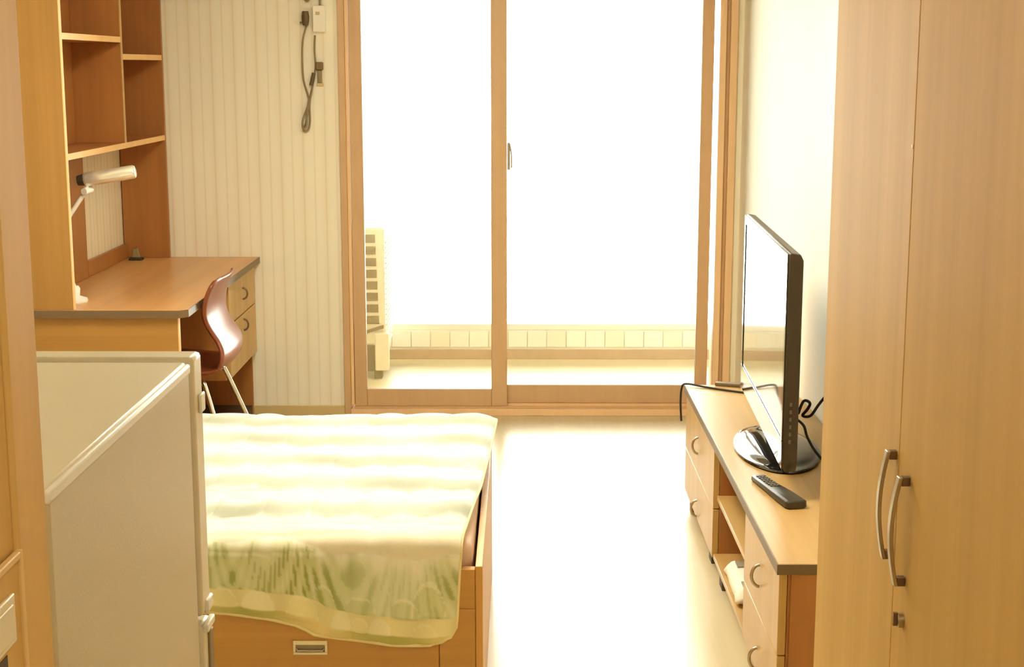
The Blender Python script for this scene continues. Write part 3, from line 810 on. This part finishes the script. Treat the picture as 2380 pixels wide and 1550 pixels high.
# ------------------------------------------------------------------ low cabinet under the television
CX0, CX1, CY0, CY1, CZ = 0.592, 0.966, 3.266, 5.215, 0.43
cb = thing('tv_cabinet', 'long low light wood cabinet with drawers and an open bay under the television', 'cabinet', (0, 0, 0))
MB().prism([(CX0 + 0.003, CY0 + 0.003), (CX1, CY0 + 0.003), (CX1, CY1), (CX0 + 0.003, CY1)], 'Z', CZ - 0.024, CZ).build('tabletop', M['beech_y'], cb, bevel=0.001)
e2 = MB(); e2.box(CX0, CX1, CY0, CY0 + 0.0032, CZ - 0.025, CZ - 0.0005); e2.box(CX0, CX0 + 0.0032, CY0 + 0.0032, CY1, CZ - 0.025, CZ - 0.0005)
e2.build('edge_band', M['edge_dark'], cb)
def unit(y0, y1):
    m_ = MB()
    m_.box(CX0 + 0.028, CX1, y0, y0 + 0.018, 0.045, CZ - 0.025); m_.box(CX0 + 0.028, CX1, y1 - 0.018, y1, 0.045, CZ - 0.025)
    m_.box(CX0 + 0.028, CX1, y0 + 0.018, y1 - 0.018, 0.045, 0.06); m_.box(CX1 - 0.012, CX1, y0 + 0.018, y1 - 0.018, 0.06, CZ - 0.025)
    m_.build('carcass', M['brown'], cb, bevel=0.001)
    for (z0, z1, hz) in ((0.205, CZ - 0.028, 0.307), (0.048, 0.202, 0.090)):
        d_ = B('drawer', M['beech'], cb, CX0 + 0.008, CX0 + 0.027, y0 + 0.001, y1 - 0.001, z0, z1, 0.0015)
        ring_pull(d_, (y0 + y1) / 2, hz, CX0 + 0.008, -1, 0.028, M['metal'])
unit(CY0 + 0.012, 3.800)
unit(4.440, CY1 - 0.004)
B('side_cover', M['brown'], cb, CX0 + 0.034, CX1, CY0 + 0.006, CY0 + 0.0118, 0.045, CZ - 0.025, 0.0005)
s3 = B('shelf', M['beech_y'], cb, CX0 + 0.020, CX1 - 0.012, 3.801, 4.439, 0.232, 0.248, 0.001)
s4 = B('bottom_board', M['beech_y'], cb, CX0 + 0.012, CX1 - 0.012, 3.801, 4.439, 0.045, 0.061, 0.001)
B('back_panel', M['brown'], cb, CX1 - 0.012, CX1, 3.801, 4.439, 0.045, CZ - 0.025, 0)
B('plinth', M['beech_y'], cb, CX0 + 0.045, CX1, CY0 + 0.03, CY1 - 0.03, 0.0, 0.045, 0)
for yy in (3.40, 4.30, 4.55, 5.10):
    B('foot', M['kick'], cb, CX0 + 0.018, CX0 + 0.044, yy - 0.03, yy + 0.03, 0.0, 0.045, 0.002)

# crumpled paper bundle in the open bay
def crumple(nx, ny, lx, ly, hgt, seed):
    r_ = np.random.default_rng(seed); m_ = MB(); vs = []
    for j in range(ny + 1):
        for i in range(nx + 1):
            a = i / nx; b_ = j / ny
            e_ = min(a, 1 - a, b_, 1 - b_) * 6
            z_ = hgt * min(1, e_ ** 0.6) * (0.72 + 0.4 * r_.random()) if e_ > 0 else 0.0
            vs.append((lx * (a - .5) + 0.006 * r_.uniform(-1, 1), ly * (b_ - .5) + 0.008 * r_.uniform(-1, 1), z_))
    fs = [(j * (nx + 1) + i, j * (nx + 1) + i + 1, (j + 1) * (nx + 1) + i + 1, (j + 1) * (nx + 1) + i) for j in range(ny) for i in range(nx)]
    n0 = len(vs)
    rim = [j for j in range(nx + 1)] + [(k + 1) * (nx + 1) - 1 for k in range(1, ny + 1)] + [ny * (nx + 1) + i for i in range(nx - 1, -1, -1)] + [k * (nx + 1) for k in range(ny - 1, 0, -1)]
    fs.append(tuple(reversed(rim)))
    return m_.add(vs, fs)
pb = thing('paper_bundle', 'crumpled white paper bag in the open bay of the low cabinet', 'paper', (0.685, 4.11, 0.0615))
crumple(9, 12, 0.18, 0.34, 0.060, 3).build('sheet', M['paper'], pb, smooth=True, sub=1)
MB().box(-0.055, -0.025, -0.13, -0.08, 0.052, 0.056).build('printed_mark', M['print_dark'], pb)
MB().box(-0.05, -0.02, 0.03, 0.08, 0.058, 0.061).build('printed_mark', M['print_dark'], pb)

# ------------------------------------------------------------------ television
TV_ROT = -math.atan(0.043)
tv = thing('television', 'black flat screen television on an oval glossy stand, facing the bed', 'television', (0.765, 4.300, CZ + 0.0005), TV_ROT)
# local: screen faces -X, width along Y (0 = centre), z from cabinet top
W2, z0, z1 = 0.515, 0.072, 0.652
fxs = -0.052                       # front face
body = MB().prism([(fxs, z0 + 0.01), (fxs + 0.006, z0), (fxs + 0.036, z0 + 0.004), (fxs + 0.038, z0 + 0.02), (fxs + 0.038, z1 - 0.02), (fxs + 0.030, z1 - 0.004), (fxs + 0.006, z1), (fxs, z1 - 0.004)], 'Y', -W2, W2)
body.build('housing', M['black'], tv, bevel=0.003)
bz = MB()
bz.box(fxs - 0.004, fxs, -W2 + 0.002, W2 - 0.002, z1 - 0.030, z1 - 0.003)
bz.box(fxs - 0.004, fxs, -W2 + 0.002, -W2 + 0.030, z0 + 0.085, z1 - 0.030)
bz.box(fxs - 0.004, fxs, W2 - 0.030, W2 - 0.002, z0 + 0.085, z1 - 0.030)
bz.build('bezel', M['black_gloss'], tv, bevel=0.001)
MB().prism([(fxs - 0.004, z0 + 0.085), (fxs, z0 + 0.085), (fxs, z0 + 0.003), (fxs - 0.003, z0 + 0.010)], 'Y', -W2 + 0.002, W2 - 0.002).build('speaker_bar', M['black_gloss'], tv)
MB().box(fxs - 0.0055, fxs - 0.003, -W2 + 0.004, W2 - 0.004, z0 + 0.083, z0 + 0.087).build('trim_line', M['tv_silver'], tv)
B('screen', M['screen'], tv, fxs - 0.0015, fxs, -W2 + 0.030, W2 - 0.030, z0 + 0.087, z1 - 0.030, 0)
B('rear_housing', M['black'], tv, fxs + 0.038, fxs + 0.075, -0.22, 0.24, z0 + 0.05, z1 - 0.16, 0.012)
for i in range(6):
    B('side_button', M['button'], tv, fxs + 0.014, fxs + 0.020, -W2 - 0.0015, -W2 + 0.001, 0.150 + i * 0.020, 0.160 + i * 0.020, 0.0005)
std = MB().lathe([(0.0, 0.0), (0.97, 0.0), (1.0, 0.004), (0.99, 0.009), (0.93, 0.012), (0.90, 0.0115), (0.86, 0.016), (0.70, 0.021), (0.55, 0.025), (0.30, 0.028), (0.0, 0.028)], 56, c=(0, 0, 0), sx=0.125, sy=0.275)
std.build('stand_base', M['black_gloss'], tv, smooth=True)
MB().prism([(-0.025, 0.026), (0.040, 0.026), (0.030, 0.120), (-0.015, 0.120)], 'Y', -0.10, 0.10).build('stand_neck', M['black_gloss'], tv, bevel=0.006)

# remote control
rc = thing('remote_control', 'long black remote control lying on the low cabinet top', 'remote', (0.686, 3.838, CZ + 0.0005), math.atan2(0.058, 0.272))
L2 = 0.142
rm = []
for (yy, w_, h_) in ((-L2, 0.024, 0.018), (-L2 + 0.006, 0.030, 0.022), (-0.05, 0.0285, 0.021), (0.03, 0.024, 0.018), (L2 - 0.012, 0.021, 0.017), (L2, 0.016, 0.013)):
    rm.append([(-w_, yy, 0.004), (-w_ * 0.75, yy, 0.0), (w_ * 0.75, yy, 0.0), (w_, yy, 0.004), (w_ * 0.95, yy, h_ * 0.85), (w_ * 0.7, yy, h_), (-w_ * 0.7, yy, h_), (-w_ * 0.95, yy, h_ * 0.85)])
MB().rings(rm).build('body', M['black'], rc, bevel=0.001, smooth=True)
for j in range(7):
    for i in range(3):
        yy = L2 - 0.030 - j * 0.017
        B('button', M['button'], rc, -0.0135 + i * 0.0095, -0.0065 + i * 0.0095, yy - 0.004, yy + 0.004, 0.0155 + 0.0004 * j, 0.0195 + 0.0004 * j, 0.0008)

# cables round the television
cz = CZ + 0.004
ca = MB().tube([(0.582, 5.205, 0.30), (0.578, 5.205, 0.37), (0.582, 5.203, 0.425), (0.600, 5.200, cz + 0.003), (0.66, 5.160, cz), (0.74, 5.100, cz), (0.80, 5.060, cz), (0.83, 5.02, cz + 0.004), (0.84, 4.95, cz)], 0.0038, 8, 5).build('antenna_cable', M['rubber'], None, smooth=True)
tag(ca, 'thin black cable crossing the far end of the low cabinet and hanging over', 'cable')
ad = B('flat_adapter', M['edge_dark'], None, -0.045, 0.045, -0.013, 0.013, 0, 0.012, 0.003)
ad.location = (0.745, 5.195, CZ + 0.0003); ad.rotation_euler = (0, 0, -0.35)
tag(ad, 'small flat brown adapter at the far edge of the low cabinet', 'adapter')
cc = MB().tube([(0.835, 4.80, cz + 0.15), (0.820, 4.88, cz + 0.10), (0.792, 4.90, cz + 0.06), (0.786, 4.86, cz + 0.03), (0.79, 4.80, cz), (0.80, 4.70, cz), (0.775, 4.64, cz)], 0.006, 8, 5).build('power_lead', M['rubber'], None, smooth=True)
tag(cc, 'black lead drooping behind the far end of the television', 'cable')
cw = MB().tube([(0.797, 4.15, 0.575), (0.812, 4.15, 0.613), (0.828, 4.14, 0.609), (0.823, 4.15, 0.588), (0.812, 4.16, 0.568), (0.834, 4.15, 0.571), (0.862, 4.15, 0.612), (0.93, 4.16, 0.69), (0.968, 4.16, 0.72)], 0.0042, 8, 5).build('signal_cable', M['rubber'], None, smooth=True)
tag(cw, 'black cable curling from the back of the television up to the wall', 'cable')
cv = MB().tube([(0.798, 4.17, 0.555), (0.815, 4.15, 0.540), (0.824, 4.14, 0.510), (0.842, 4.11, 0.476), (0.870, 4.06, 0.448), (0.905, 4.0, cz), (0.92, 3.90, cz)], 0.0038, 8, 5).build('signal_cable', M['rubber'], None, smooth=True)
tag(cv, 'thin black cable dropping from the television to the cabinet top', 'cable')
# ------------------------------------------------------------------ ceiling lamp (lights the room) and an added fill lamp
cl = thing('ceiling_lamp', 'square warm white ceiling lamp in the middle of the room', 'ceiling lamp', (-0.33, 4.0, ZC))
B('housing', M['white_plastic'], cl, -0.33, 0.33, -0.33, 0.33, -0.05, -0.001, 0.006)
B('diffuser', M['lamp'], cl, -0.30, 0.30, -0.30, 0.30, -0.075, -0.05, 0.008)
el = thing('added_fill_lamp', 'small round fill lamp added out of view over the entrance end', 'ceiling lamp', (0.28, 0.20, ZC))  # unseen lamp added to brighten the fridge and partition
MB().lathe([(0.0, -0.03), (0.11, -0.03), (0.12, -0.001), (0.0, -0.001)], 32).build('housing', M['white_plastic'], el, smooth=True)
MB().lathe([(0.0, -0.060), (0.06, -0.058), (0.095, -0.045), (0.10, -0.03), (0.0, -0.03)], 32).build('diffuser', M['fill_lamp'], el, smooth=True)
